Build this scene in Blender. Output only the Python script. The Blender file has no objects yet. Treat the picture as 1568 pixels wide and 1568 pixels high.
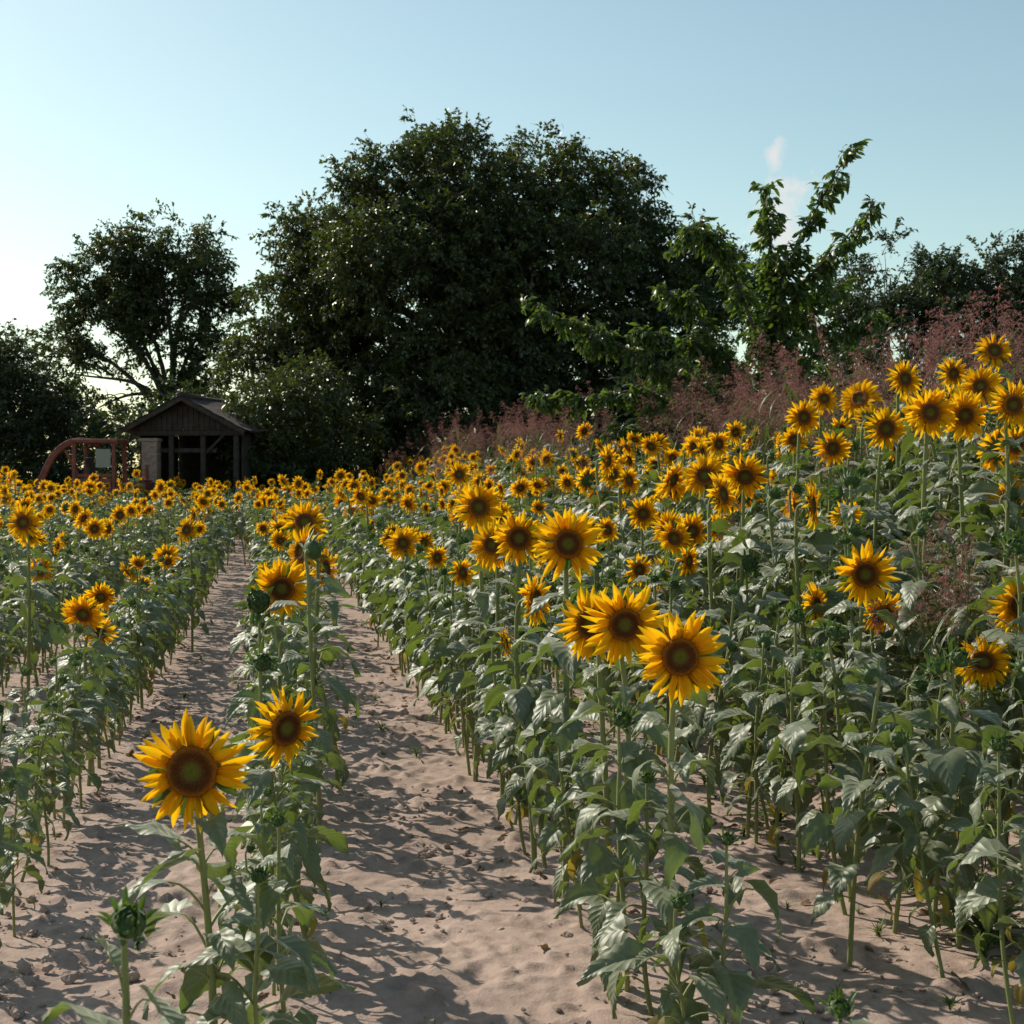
import bpy, math, random
import numpy as np
from mathutils import Vector, Euler
rng = np.random.default_rng(7)
random.seed(7)
S = bpy.context.scene
W0 = bpy.data.worlds.new("World"); S.world = W0; W0.use_nodes = True
S.view_settings.view_transform = 'Standard'
S.view_settings.look = 'None'
S.view_settings.exposure = 0
pi = math.pi
SUN_AZ = math.radians(-50)   # clockwise from +Y
SUN_EL = math.radians(38)

# ------------------------------------------------------------ terrain
def sstep(t):
    t = np.clip(t, 0, 1); return t*t*(3-2*t)
def rowbend(y):
    return 0.16*y + 0.0012*np.maximum(0, np.minimum(y, 60)-15)**2
def terr(x, y):
    u = x + rowbend(y)
    near = sstep((y+5)/8)
    return (0.78*sstep((u-2.3)/3.6)*near + 0.22*sstep((y-12)/30))

_lat = rng.random((256, 256))
def vnoise(x, y):
    xi = np.floor(x).astype(int); yi = np.floor(y).astype(int)
    fx = x-xi; fy = y-yi
    fx = fx*fx*(3-2*fx); fy = fy*fy*(3-2*fy)
    a = _lat[xi % 256, yi % 256]; b = _lat[(xi+1) % 256, yi % 256]
    c = _lat[xi % 256, (yi+1) % 256]; d = _lat[(xi+1) % 256, (yi+1) % 256]
    return (a*(1-fx)+b*fx)*(1-fy)+(c*(1-fx)+d*fx)*fy

# ------------------------------------------------------------ mesh builder
class MB:
    def __init__(s):
        s.v=[]; s.f4=[]; s.m4=[]; s.uv=[]; s.r=[]; s.n=0
    def grid(s, P, wrap=False, mat=0, rnd=0.5, uv=None):
        P = np.asarray(P, float); n, m = P.shape[:2]
        idx = np.arange(n*m).reshape(n, m)
        if wrap:
            idx = np.concatenate([idx, idx[:, :1]], 1)
        a = idx[:-1, :-1]; b = idx[:-1, 1:]; c = idx[1:, 1:]; d = idx[1:, :-1]
        F = np.stack([a, b, c, d], -1).reshape(-1, 4)+s.n
        s.v.append(P.reshape(-1, 3)); s.f4.append(F); s.m4.append(np.full(len(F), mat))
        if uv is None:
            uu, vv = np.meshgrid(np.linspace(0, 1, m), np.linspace(0, 1, n))
            uv = np.stack([uu, vv], -1)
        s.uv.append(np.asarray(uv, float).reshape(-1, 2))
        s.r.append(np.full(n*m, rnd)); s.n += n*m
    def raw(s, V, F, mat=0, rnd=0.5, uv=None):
        V = np.asarray(V, float).reshape(-1, 3); F = np.asarray(F, int).reshape(-1, 4)
        s.v.append(V); s.f4.append(F+s.n); s.m4.append(np.full(len(F), mat))
        s.uv.append(np.zeros((len(V), 2)) if uv is None else np.asarray(uv).reshape(-1, 2))
        r = np.asarray(rnd, float)
        s.r.append(np.full(len(V), float(rnd)) if r.ndim == 0 else r); s.n += len(V)
    def tube(s, pts, rad, k=7, mat=0, rnd=0.5, cap=False):
        pts = np.asarray(pts, float); n = len(pts)
        rad = np.broadcast_to(np.asarray(rad, float), (n,))
        T = np.gradient(pts, axis=0); T /= (np.linalg.norm(T, axis=1, keepdims=True)+1e-9)
        ref = np.array([0, 0, 1.]) if abs(T[:, 2]).mean() < .8 else np.array([1., 0, 0])
        A = np.cross(T, ref); A /= (np.linalg.norm(A, axis=1, keepdims=True)+1e-9)
        B = np.cross(T, A)
        ang = np.linspace(0, 2*pi, k, endpoint=False)
        P = pts[:, None]+rad[:, None, None]*(np.cos(ang)[None, :, None]*A[:, None]+np.sin(ang)[None, :, None]*B[:, None])
        if cap:
            P = np.concatenate([np.repeat(pts[:1, None], k, 1), P, np.repeat(pts[-1:, None], k, 1)], 0)
        s.grid(P, True, mat, rnd)
    def box(s, c, size, rot=(0, 0, 0), mat=0, rnd=0.5):
        h = np.array(size)/2
        V = np.array([[x, y, z] for x in (-1, 1) for y in (-1, 1) for z in (-1, 1)])*h
        R = np.array(Euler(rot).to_matrix()); V = V@R.T+np.array(c)
        F = [[0, 1, 3, 2], [4, 6, 7, 5], [0, 4, 5, 1], [2, 3, 7, 6], [0, 2, 6, 4], [1, 5, 7, 3]]
        s.raw(V, F, mat, rnd)
    def mesh(s, name, mats, smooth=True):
        V = np.concatenate(s.v); F = np.concatenate(s.f4); M = np.concatenate(s.m4)
        UV = np.concatenate(s.uv); R = np.concatenate(s.r)
        me = bpy.data.meshes.new(name)
        me.vertices.add(len(V)); me.vertices.foreach_set('co', V.ravel())
        me.loops.add(F.size); me.loops.foreach_set('vertex_index', F.ravel().astype(np.int32))
        me.polygons.add(len(F)); me.polygons.foreach_set('loop_start', np.arange(0, F.size, 4, dtype=np.int32))
        me.polygons.foreach_set('material_index', M.astype(np.int32))
        me.polygons.foreach_set('use_smooth', np.full(len(F), smooth))
        uvl = me.uv_layers.new(name='UVMap'); uvl.data.foreach_set('uv', UV[F.ravel()].ravel())
        at = me.attributes.new('rnd', 'FLOAT', 'POINT'); at.data.foreach_set('value', R)
        for m in mats: me.materials.append(m)
        me.update(calc_edges=True); me.validate()
        return me

def link(name, data, loc=(0, 0, 0), parent=None):
    o = bpy.data.objects.new(name, data); o.location = loc
    S.collection.objects.link(o)
    if parent: o.parent = parent
    return o

# ------------------------------------------------------------ materials
def newmat(name):
    m = bpy.data.materials.new(name); m.use_nodes = True
    nt = m.node_tree; nt.nodes.clear(); return m, nt
def N(nt, typ, **kw):
    n = nt.nodes.new(typ)
    for k, v in kw.items(): setattr(n, k, v)
    return n
def setin(nt, n, key, val):
    if isinstance(val, bpy.types.NodeSocket): nt.links.new(val, n.inputs[key])
    else: n.inputs[key].default_value = val
def math_(nt, op, a, b=0.0, c=None):
    n = N(nt, 'ShaderNodeMath', operation=op); setin(nt, n, 0, a); setin(nt, n, 1, b)
    if c is not None: setin(nt, n, 2, c)
    return n.outputs[0]
def mixc(nt, f, a, b, mode='MIX'):
    n = N(nt, 'ShaderNodeMix', data_type='RGBA', blend_type=mode)
    setin(nt, n, 0, f)
    for i, x in ((6, a), (7, b)):
        if isinstance(x, bpy.types.NodeSocket): nt.links.new(x, n.inputs[i])
        else: n.inputs[i].default_value = (*x, 1)
    return n.outputs[2]
def ramp(nt, f, pts):
    n = N(nt, 'ShaderNodeValToRGB'); setin(nt, n, 0, f)
    cr = n.color_ramp
    while len(cr.elements) < len(pts): cr.elements.new(0.5)
    for e, (p, c) in zip(cr.elements, pts):
        e.position = p; e.color = (*c, 1) if len(c) == 3 else c
    return n.outputs[0]
def noise(nt, scale, vec=None, detail=3, rough=.55):
    n = N(nt, 'ShaderNodeTexNoise'); n.inputs['Scale'].default_value = scale
    n.inputs['Detail'].default_value = detail; n.inputs['Roughness'].default_value = rough
    if vec is not None: nt.links.new(vec, n.inputs['Vector'])
    return n.outputs[0]

def leafmat(name, cA, cB, trans=.3, tcol=(.25, .35, .03), rough=.45, spec=.5, veins=False, sheen=0., under=.45):
    m, nt = newmat(name)
    at = N(nt, 'ShaderNodeAttribute', attribute_name='rnd').outputs['Fac']
    oi = N(nt, 'ShaderNodeObjectInfo').outputs['Random']
    f = math_(nt, 'ADD', math_(nt, 'MULTIPLY', at, .65), math_(nt, 'MULTIPLY', oi, .35))
    col = mixc(nt, f, cA, cB)
    tc = mixc(nt, f, tcol, tuple(x*.6 for x in tcol))
    bump = None
    if veins:
        uv = N(nt, 'ShaderNodeUVMap').outputs[0]
        sx = N(nt, 'ShaderNodeSeparateXYZ'); nt.links.new(uv, sx.inputs[0])
        sabs = math_(nt, 'ABSOLUTE', math_(nt, 'SUBTRACT', sx.outputs[0], .5))
        s2 = math_(nt, 'MULTIPLY', sabs, 2.0)
        ph = math_(nt, 'FRACT', math_(nt, 'MULTIPLY', math_(nt, 'SUBTRACT', sx.outputs[1], math_(nt, 'MULTIPLY', s2, .30)), 6.5))
        side = math_(nt, 'LESS_THAN', ph, .08)
        mid = math_(nt, 'LESS_THAN', sabs, .018)
        v = math_(nt, 'MAXIMUM', side, mid)
        col = mixc(nt, math_(nt, 'MULTIPLY', v, .4), col, (.22, .26, .13))
        puff = math_(nt, 'SINE', math_(nt, 'MULTIPLY', ph, pi))
        b = N(nt, 'ShaderNodeBump'); b.inputs['Strength'].default_value = .5; b.inputs['Distance'].default_value = .003
        nt.links.new(puff, b.inputs['Height']); bump = b.outputs[0]
        nz = noise(nt, 60, None, 2)
        col = mixc(nt, math_(nt, 'MULTIPLY', nz, .4), col, tuple(x*.55 for x in cA))
    if under:
        geo = N(nt, 'ShaderNodeNewGeometry')
        col = mixc(nt, math_(nt, 'MULTIPLY', geo.outputs['Backfacing'], under), col, tuple(min(1, x*1.5+.02) for x in cB))
    p = N(nt, 'ShaderNodeBsdfPrincipled'); nt.links.new(col, p.inputs['Base Color'])
    p.inputs['Roughness'].default_value = rough; p.inputs['Specular IOR Level'].default_value = spec
    if sheen:
        p.inputs['Sheen Weight'].default_value = sheen; p.inputs['Sheen Roughness'].default_value = .4
        p.inputs['Sheen Tint'].default_value = (1, .95, .80, 1)
    t = N(nt, 'ShaderNodeBsdfTranslucent'); nt.links.new(tc, t.inputs[0])
    if bump: nt.links.new(bump, p.inputs['Normal'])
    mx = N(nt, 'ShaderNodeMixShader'); mx.inputs[0].default_value = trans
    nt.links.new(p.outputs[0], mx.inputs[1]); nt.links.new(t.outputs[0], mx.inputs[2])
    o = N(nt, 'ShaderNodeOutputMaterial'); nt.links.new(mx.outputs[0], o.inputs[0])
    return m

def simplemat(name, c1, c2, scale=5, rough=.8, bump=.3, bscale=None, dist=.01, metal=0, coord='Object'):
    m, nt = newmat(name)
    tc = N(nt, 'ShaderNodeTexCoord').outputs[coord]
    n1 = noise(nt, scale, tc, 5)
    col = ramp(nt, n1, [(.35, c1), (.65, c2)])
    p = N(nt, 'ShaderNodeBsdfPrincipled'); nt.links.new(col, p.inputs['Base Color'])
    p.inputs['Roughness'].default_value = rough; p.inputs['Metallic'].default_value = metal
    b = N(nt, 'ShaderNodeBump'); b.inputs['Strength'].default_value = bump; b.inputs['Distance'].default_value = dist
    nt.links.new(noise(nt, bscale or scale*4, tc, 4), b.inputs['Height']); nt.links.new(b.outputs[0], p.inputs['Normal'])
    o = N(nt, 'ShaderNodeOutputMaterial'); nt.links.new(p.outputs[0], o.inputs[0])
    return m

M_stem = leafmat('sunflower_stem', (.17, .20, .06), (.27, .29, .10), .12, (.3, .4, .08), .55, .4, sheen=.3)
LA, LB_, LT = (.062, .085, .040), (.130, .155, .080), (.24, .35, .03)
M_leaf = leafmat('sunflower_leaf', LA, LB_, .24, LT, .50, .8, veins=True, sheen=.6, under=.25)
M_leaf_f = leafmat('sunflower_leaf_plain', tuple(x*.85 for x in LA), LB_, .24, LT, .50, .8, sheen=.6, under=0)
M_yleaf = leafmat('yellowing_leaf', (.26, .24, .04), (.17, .11, .04), .35, (.5, .38, .05), .6, .3, under=0)
M_bract = leafmat('bract', (.045, .09, .022), (.085, .14, .035), .2, (.2, .35, .03), .5, .4, sheen=.3, under=0)

def petalmat(name, fine):
    m, nt = newmat(name)
    uvn = N(nt, 'ShaderNodeUVMap').outputs[0]; sx = N(nt, 'ShaderNodeSeparateXYZ'); nt.links.new(uvn, sx.inputs[0])
    at = N(nt, 'ShaderNodeAttribute', attribute_name='rnd').outputs['Fac']
    col = ramp(nt, sx.outputs[1], [(0., (.66, .24, .004)), (.3, (.93, .50, .006)), (1., (.98, .64, .014))])
    col = mixc(nt, math_(nt, 'MULTIPLY', at, .45), col, (.93, .43, .004))
    p = N(nt, 'ShaderNodeBsdfPrincipled'); p.inputs['Roughness'].default_value = .6
    p.inputs['Specular IOR Level'].default_value = .15
    if fine:
        st = math_(nt, 'SINE', math_(nt, 'MULTIPLY', sx.outputs[0], 40))
        col = mixc(nt, math_(nt, 'MULTIPLY', math_(nt, 'ADD', st, 1), .08), col, (.5, .20, .002))
        b = N(nt, 'ShaderNodeBump'); b.inputs['Strength'].default_value = .5; b.inputs['Distance'].default_value = .001
        nt.links.new(st, b.inputs['Height']); nt.links.new(b.outputs[0], p.inputs['Normal'])
    nt.links.new(col, p.inputs['Base Color'])
    t = N(nt, 'ShaderNodeBsdfTranslucent'); nt.links.new(col, t.inputs[0])
    mx = N(nt, 'ShaderNodeMixShader'); mx.inputs[0].default_value = .55
    nt.links.new(p.outputs[0], mx.inputs[1]); nt.links.new(t.outputs[0], mx.inputs[2])
    o = N(nt, 'ShaderNodeOutputMaterial'); nt.links.new(mx.outputs[0], o.inputs[0])
    return m
M_petal = petalmat('petal', True); M_petal_f = petalmat('petal_plain', False)
def diskmat(name, fine):
    m, nt = newmat(name)
    uvn = N(nt, 'ShaderNodeUVMap').outputs[0]; sx = N(nt, 'ShaderNodeSeparateXYZ'); nt.links.new(uvn, sx.inputs[0])
    rr = sx.outputs[0]
    tco = N(nt, 'ShaderNodeTexCoord').outputs['Object']
    if fine:
        nz = noise(nt, 400, tco, 2)
        rr = math_(nt, 'ADD', rr, math_(nt, 'MULTIPLY', math_(nt, 'SUBTRACT', nz, .5), .25))
    col = ramp(nt, rr, [(0., (.13, .14, .015)), (.28, (.10, .09, .010)), (.45, (.08, .027, .006)), (.75, (.13, .04, .008)), (.9, (.40, .14, .008)), (1., (.20, .065, .006))])
    p = N(nt, 'ShaderNodeBsdfPrincipled'); p.inputs['Roughness'].default_value = .8
    p.inputs['Specular IOR Level'].default_value = .2
    if fine:
        vo = N(nt, 'ShaderNodeTexVoronoi'); vo.inputs['Scale'].default_value = 260; nt.links.new(tco, vo.inputs['Vector'])
        col = mixc(nt, math_(nt, 'LESS_THAN', vo.outputs['Distance'], .22), col, (.28, .11, .015))
        b = N(nt, 'ShaderNodeBump'); b.inputs['Strength'].default_value = .8; b.inputs['Distance'].default_value = .002; b.invert = True
        nt.links.new(vo.outputs['Distance'], b.inputs['Height']); nt.links.new(b.outputs[0], p.inputs['Normal'])
    nt.links.new(col, p.inputs['Base Color'])
    o = N(nt, 'ShaderNodeOutputMaterial'); nt.links.new(p.outputs[0], o.inputs[0])
    return m
M_disk = diskmat('flower_disk', True); M_disk_f = diskmat('flower_disk_plain', False)
SUNM = [M_stem, M_leaf, M_petal, M_disk, M_bract, M_yleaf]
SUNF = [M_stem, M_leaf_f, M_petal_f, M_disk_f, M_bract, M_yleaf]

# ------------------------------------------------------------ sunflower
WT = np.array([0, .07, .18, .33, .5, .66, .8, .92, 1.]); WP = np.array([.42, .82, 1., .95, .78, .56, .33, .13, .0])
SS = np.array([-1, -.62, -.28, 0, .28, .62, 1.])
def leaf_grid(o, az, L, W, th0, droop, fold, roll, r, nt_=13):
    t = np.linspace(0, 1, nt_)
    th = th0-droop*t**1.2
    rh = np.array([math.cos(az), math.sin(az), 0]); zz = np.array([0, 0, 1.]); sd = np.cross(zz, rh)
    tan = np.cos(th)[:, None]*rh+np.sin(th)[:, None]*zz
    nor = -np.sin(th)[:, None]*rh+np.cos(th)[:, None]*zz
    mid = np.concatenate([[[0, 0, 0]], np.cumsum((tan[1:]+tan[:-1])/2*(L/(nt_-1)), 0)])+o
    mid = mid + sd*(r.uniform(-.15, .15)*L*t**2)[:, None]
    w = W*np.interp(t, WT, WP)
    ser = 1+.08*np.where(np.arange(nt_) % 2 == 0, 1, -1)
    ph = r.uniform(0, 6.28); fq = r.uniform(7, 12)
    P = np.zeros((nt_, len(SS), 3))
    cr, sr = math.cos(roll), math.sin(roll)
    for j, s in enumerate(SS):
        ww = w*(ser if abs(s) == 1 else 1)
        rip = .15*W*abs(s)**1.4*np.sin(t*fq+ph+(1.7 if s > 0 else 0))
        a = s*ww*math.cos(fold); b_ = abs(s)*ww*math.sin(fold)+rip-(.22*W*abs(s)**3)
        a2 = a*cr-b_*sr; b2 = a*sr+b_*cr
        back = -L*.20*abs(s)**1.5*(1-t)**3
        P[:, j] = mid+sd*a2[:, None]+nor*b2[:, None]+tan*back[:, None]
    return P
def bez(p0, p1, p2, p3, n):
    t = np.linspace(0, 1, n)[:, None]
    return (1-t)**3*p0+3*(1-t)**2*t*p1+3*(1-t)*t*t*p2+t**3*p3

PT = np.array([0, .2, .42, .62, .8, .93, 1.]); PW = np.array([.45, .8, 1., .90, .56, .22, .02])
def petal(mb, C, F, R_, U_, phi, r0, L, W, al, curl, twist, rnd, mat=2, nn=7):
    t = np.linspace(0, 1, nn)
    e = math.cos(phi)*R_+math.sin(phi)*U_; sd = -math.sin(phi)*R_+math.cos(phi)*U_
    th = al-curl*t
    tan = np.cos(th)[:, None]*e+np.sin(th)[:, None]*F
    nor = -np.sin(th)[:, None]*e+np.cos(th)[:, None]*F
    bend = math.sin(rnd*57.3)*.12
    mid = C+e*r0+np.concatenate([[[0, 0, 0]], np.cumsum((tan[1:]+tan[:-1])/2*(L/(nn-1)), 0)])+sd*(bend*L*t**2)[:, None]
    w = W*.5*np.interp(t, PT, PW)
    ss = np.array([-1, -.45, 0, .45, 1.])
    P = np.zeros((nn, 5, 3))
    tw = twist*t
    for j, s in enumerate(ss):
        hgt = (abs(s)**2)*w*.5
        a = s*w*np.cos(tw); b_ = hgt+s*w*np.sin(tw)
        P[:, j] = mid+sd*a[:, None]+nor*b_[:, None]
    mb.grid(P, False, mat, rnd)

def head(mb, C, F, Rt, r, hero=False):
    F = F/np.linalg.norm(F)
    R_ = np.cross(F, [0, 0, 1.]); R_ /= np.linalg.norm(R_); U_ = np.cross(R_, F)
    rd = Rt*r.uniform(.38, .45)
    k = 30; rings = np.array([0, .12, .25, .38, .5, .62, .74, .86, .95, 1.0, 1.04])
    prof = np.array([.06, .07, .09, .12, .16, .20, .22, .20, .13, .03, -.12])*rd
    ang = np.linspace(0, 2*pi, k, endpoint=False)
    rr = rings[:, None]*rd*(1+r.uniform(-.02, .02, (len(rings), k)))
    pz = prof[:, None]+r.uniform(-.025, .025, (len(rings), k))*rd
    P = C+rr[..., None]*(np.cos(ang)[None, :, None]*R_+np.sin(ang)[None, :, None]*U_)+pz[..., None]*F
    uv = np.stack([np.repeat(rings[:, None]/1.04, k, 1), np.repeat(ang[None]/6.3, len(rings), 0)], -1)
    mb.grid(P, True, 3, .5, uv)
    if hero:
        ga = 2.39996
        for i in range(110, 420):
            q = math.sqrt(i/420)*1.0; a = i*ga
            e = math.cos(a)*R_+math.sin(a)*U_
            c = C+e*q*rd+F*np.interp(q, rings, prof)
            s_ = rd*.028; hh = rd*(.06+.07*r.random())
            sd = -math.sin(a)*R_+math.cos(a)*U_
            tip = c+F*hh+e*s_*.8
            mb.raw([c-e*s_-sd*s_, c+e*s_-sd*s_, c+e*s_+sd*s_, c-e*s_+sd*s_, tip-sd*s_*.3, tip+sd*s_*.3],
                   [[0, 1, 4, 4], [1, 2, 5, 4], [2, 3, 5, 5], [3, 0, 4, 5]][1:4:2], 3, .5, np.tile([min(1, q+.10*r.random()), .3], (6, 1)))
    rb = np.array([1.04, 1.1, .95, .65, .3, .12]); zb = np.array([-.1, -.22, -.42, -.58, -.68, -.75])*rd
    P = C+(rb*rd)[:, None, None]*(np.cos(ang)[None, :, None]*R_+np.sin(ang)[None, :, None]*U_)+zb[:, None, None]*F
    mb.grid(P, True, 4, .3)
    Lp = Rt-rd*.95
    droopy = r.uniform(-.2, .3)
    vig = r.uniform(.75, 1.1)
    for layer, (n, a0, a1, ln) in enumerate([(18, .25, .8, .92), (21, .05, .45, 1.06), (17, -.15, .2, 1.10)]):
        off = r.uniform(0, 6.28)
        for i in range(n):
            if r.random() < .08: continue
            phi = off+2*pi*i/n+r.normal(0, .11)
            petal(mb, C-F*(layer*.10*rd), F, R_, U_, phi, rd*.92, Lp*ln*r.uniform(.75, 1.18), Rt*r.uniform(.14, .23)*vig,
                  r.uniform(a0, a1), r.uniform(-.1, .95)+droopy, r.normal(0, .6), r.random())
    for i in range(22):
        phi = 2*pi*i/22*1.0+r.normal(0, .1)
        petal(mb, C-F*(.30*rd), F, R_, U_, phi, rd*.95, rd*r.uniform(.75, 1.15), rd*.36, r.uniform(-.2, .35), r.uniform(-.2, .5), 0, r.random(), 4, 5)

def bud(mb, C, F, Rb, r):
    F = F/np.linalg.norm(F)
    R_ = np.cross(F, [0.01, 0, 1.]); R_ /= np.linalg.norm(R_); U_ = np.cross(R_, F)
    ang = np.linspace(0, 2*pi, 14, endpoint=False)
    rb = np.array([.02, .4, .72, .95, 1., .8, .45, .12])*Rb; zb = np.array([.42, .46, .40, .2, -.1, -.4, -.6, -.75])*Rb
    P = C+rb[:, None, None]*(np.cos(ang)[None, :, None]*R_+np.sin(ang)[None, :, None]*U_)+zb[:, None, None]*F
    mb.grid(P, True, 4, .2)
    for layer, n in enumerate((11, 13, 12, 9)):
        for i in range(n):
            phi = 2*pi*i/n+layer*.3+r.normal(0, .1)
            petal(mb, C-F*(.25*Rb-.14*layer*Rb), F, R_, U_, phi, Rb*(1.0-.14*layer), Rb*r.uniform(.7, 1.2)*(1.35 if layer == 0 else .9), Rb*.40,
                  r.uniform(.7, 1.2)+layer*.22, r.uniform(-1.3, -.2) if layer else r.uniform(-.6, .7), r.normal(0, .2), r.random(), 4, 5)

def sunflower(name, seed, C, face_az=0., face_el=0., Rt=.135, kind='flower', nleaf=None, hero=False, zbot=.26, lsc=1.08, dry=.06, topf=.97):
    """plant with its base at the origin; C = centre of the head. face_az: 0 faces -Y, + towards +X"""
    r = np.random.default_rng(seed); mb = MB()
    C = np.array(C, float); H = C[2]
    F = np.array([math.sin(face_az)*math.cos(face_el), -math.cos(face_az)*math.cos(face_el), math.sin(face_el)])
    back = .75*.43*Rt if kind == 'flower' else Rt*.6
    Pend = C-F*back
    pn = C-F*(.085 if kind == 'flower' else .03)-np.array([0, 0, .13])
    j = lambda s: r.normal(0, s, 3)*np.array([1, 1, 0])
    a = bez(np.zeros(3), np.array([0, 0, .33*H])+j(.03), pn-[0, 0, .3*H]+j(.025), pn, 14)
    nb = bez(pn, pn+[0, 0, .08], Pend-F*.05+[0, 0, .02], Pend, 8)
    path = np.concatenate([a, nb[1:]])
    kk = (H/1.1)**.5
    rad = np.concatenate([np.linspace(.0125, .0085, 14), np.linspace(.0083, .0065, 5), [.008, .013]])*kk
    if kind == 'bud': rad = rad*.8
    mb.tube(path, rad, 8, 0, r.random())
    if kind == 'flower': head(mb, C, F, Rt, r, hero=hero)
    elif kind == 'bud': bud(mb, C, F, Rt, r)
    n = nleaf or int(16+7*r.random())
    az = r.uniform(0, 6.28)
    for i in range(n):
        f = (i+.5+r.uniform(-.35, .35))/n
        z = (zbot+(topf-zbot)*f**.92)*(H-.10)
        k = np.searchsorted(path[:14, 2], z); k = min(max(k, 1), 13)
        q = (z-path[k-1, 2])/(path[k, 2]-path[k-1, 2]+1e-6); p0 = path[k-1]*(1-q)+path[k]*q
        az += 2.4+r.normal(0, .35)
        size = lsc*np.interp(f, [0, .2, .55, .85, 1], [.62, .90, 1.0, .80, .42])*r.uniform(.72, 1.2)
        L = .165*size; Wd = .057*size*r.uniform(.75, 1.2)
        up = np.interp(f, [0, .3, 1], [.0, .5, .85])+r.normal(0, .15)
        pl = .11*size*r.uniform(.6, 1.3)
        rh = np.array([math.cos(az), math.sin(az), 0]); zz = np.array([0, 0, 1.])
        p3 = p0+rh*pl*math.cos(up)+zz*pl*math.sin(up)
        th0 = np.interp(f, [0, .3, 1], [-.9, -.35, .15])+r.normal(0, .3)
        pet = bez(p0, p0+(rh*math.cos(up+.3)+zz*math.sin(up+.3))*pl*.4, p3-(rh*math.cos(th0)+zz*math.sin(th0))*pl*.3, p3, 5)
        mb.tube(pet, np.linspace(.0042, .0026, 5)*max(size, .6), 5, 0, .8)
        isdry = f < .2 and r.random() < dry*5
        mb.grid(leaf_grid(p3, az+r.normal(0, .25), L*(.75 if isdry else 1), Wd*(.6 if isdry else 1), th0, r.uniform(.3, 1.5)+(.6 if isdry else 0),
                          r.uniform(.1, .75), r.normal(0, .4), r), False, 5 if isdry else 1, r.random())
    return mb.mesh(name, SUNM)

# ------------------------------------------------------------ scatter by geometry nodes
def scatter(name, coll, pos, rot, scl, idx, parent=None, loc=(0, 0, 0), real=False):
    me = bpy.data.meshes.new(name+'_points')
    pos = np.asarray(pos, float); n = len(pos)
    me.vertices.add(n); me.vertices.foreach_set('co', (pos-np.array(loc)).ravel())
    for nm, ty, key, val in (('rot', 'FLOAT_VECTOR', 'vector', np.asarray(rot, float)), ('scl', 'FLOAT', 'value', np.asarray(scl, float)), ('idx', 'INT', 'value', np.asarray(idx, np.int32))):
        at = me.attributes.new(nm, ty, 'POINT'); at.data.foreach_set(key, val.ravel())
    o = link(name, me, loc, parent)
    gname = coll.name+('_real' if real else '_gn')
    if gname in bpy.data.node_groups: g = bpy.data.node_groups[gname]
    else:
        g = bpy.data.node_groups.new(gname, 'GeometryNodeTree')
        g.interface.new_socket('Geometry', in_out='INPUT', socket_type='NodeSocketGeometry')
        g.interface.new_socket('Geometry', in_out='OUTPUT', socket_type='NodeSocketGeometry')
        gi = g.nodes.new('NodeGroupInput'); go = g.nodes.new('NodeGroupOutput')
        ip = g.nodes.new('GeometryNodeInstanceOnPoints'); ci = g.nodes.new('GeometryNodeCollectionInfo')
        ci.inputs[0].default_value = coll; ci.inputs['Separate Children'].default_value = True; ci.inputs['Reset Children'].default_value = True
        def na(nm, ty):
            x = g.nodes.new('GeometryNodeInputNamedAttribute'); x.data_type = ty; x.inputs[0].default_value = nm; return x.outputs[0]
        g.links.new(gi.outputs[0], ip.inputs['Points']); g.links.new(ci.outputs[0], ip.inputs['Instance'])
        ip.inputs['Pick Instance'].default_value = True
        g.links.new(na('idx', 'INT'), ip.inputs['Instance Index'])
        g.links.new(na('rot', 'FLOAT_VECTOR'), ip.inputs['Rotation'])
        g.links.new(na('scl', 'FLOAT'), ip.inputs['Scale'])
        if real:
            rl = g.nodes.new('GeometryNodeRealizeInstances'); g.links.new(ip.outputs[0], rl.inputs[0]); g.links.new(rl.outputs[0], go.inputs[0])
        else: g.links.new(ip.outputs[0], go.inputs[0])
    md = o.modifiers.new('scatter', 'NODES'); md.node_group = g
    return o
def mkcoll(name, meshes):
    c = bpy.data.collections.new(name)
    for i, me in enumerate(meshes):
        c.objects.link(bpy.data.objects.new('%s_%02d' % (name, i), me))
    return c

# ------------------------------------------------------------ sunflower variants (unit height ~1.1 m)
vr = np.random.default_rng(21)
meshes = []
NF = 16; NB = 8; NL = 4
for i in range(NF):
    meshes.append(sunflower('sunflower_plant', 100+i, (vr.normal(0, .05), vr.normal(0, .04)-.03, 1.1*vr.uniform(.88, 1.06)), vr.normal(0, .6), vr.uniform(-.65, .35), vr.uniform(.086, .132)))
for i in range(NB):
    meshes.append(sunflower('sunflower_plant', 200+i, (vr.normal(0, .04), vr.normal(0, .04), 1.0*vr.uniform(.9, 1.05)), vr.normal(0, .8), vr.uniform(.2, 1.3), vr.uniform(.020, .036), 'bud'))
for i in range(NL):   # back-turned heads
    meshes.append(sunflower('sunflower_plant', 300+i, (vr.normal(0, .04), vr.normal(0, .04), 1.08), vr.uniform(1.2, 2.6)*(1 if i % 2 else -1), vr.uniform(-.3, .3), vr.uniform(.10, .125)))
C_sun = mkcoll('sunflower_plants', meshes)
fm = []
for me in meshes:
    c = me.copy()
    for i, mt in enumerate(SUNF): c.materials[i] = mt
    fm.append(c)
C_sunf = mkcoll('sunflower_plants_far', fm)

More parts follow.
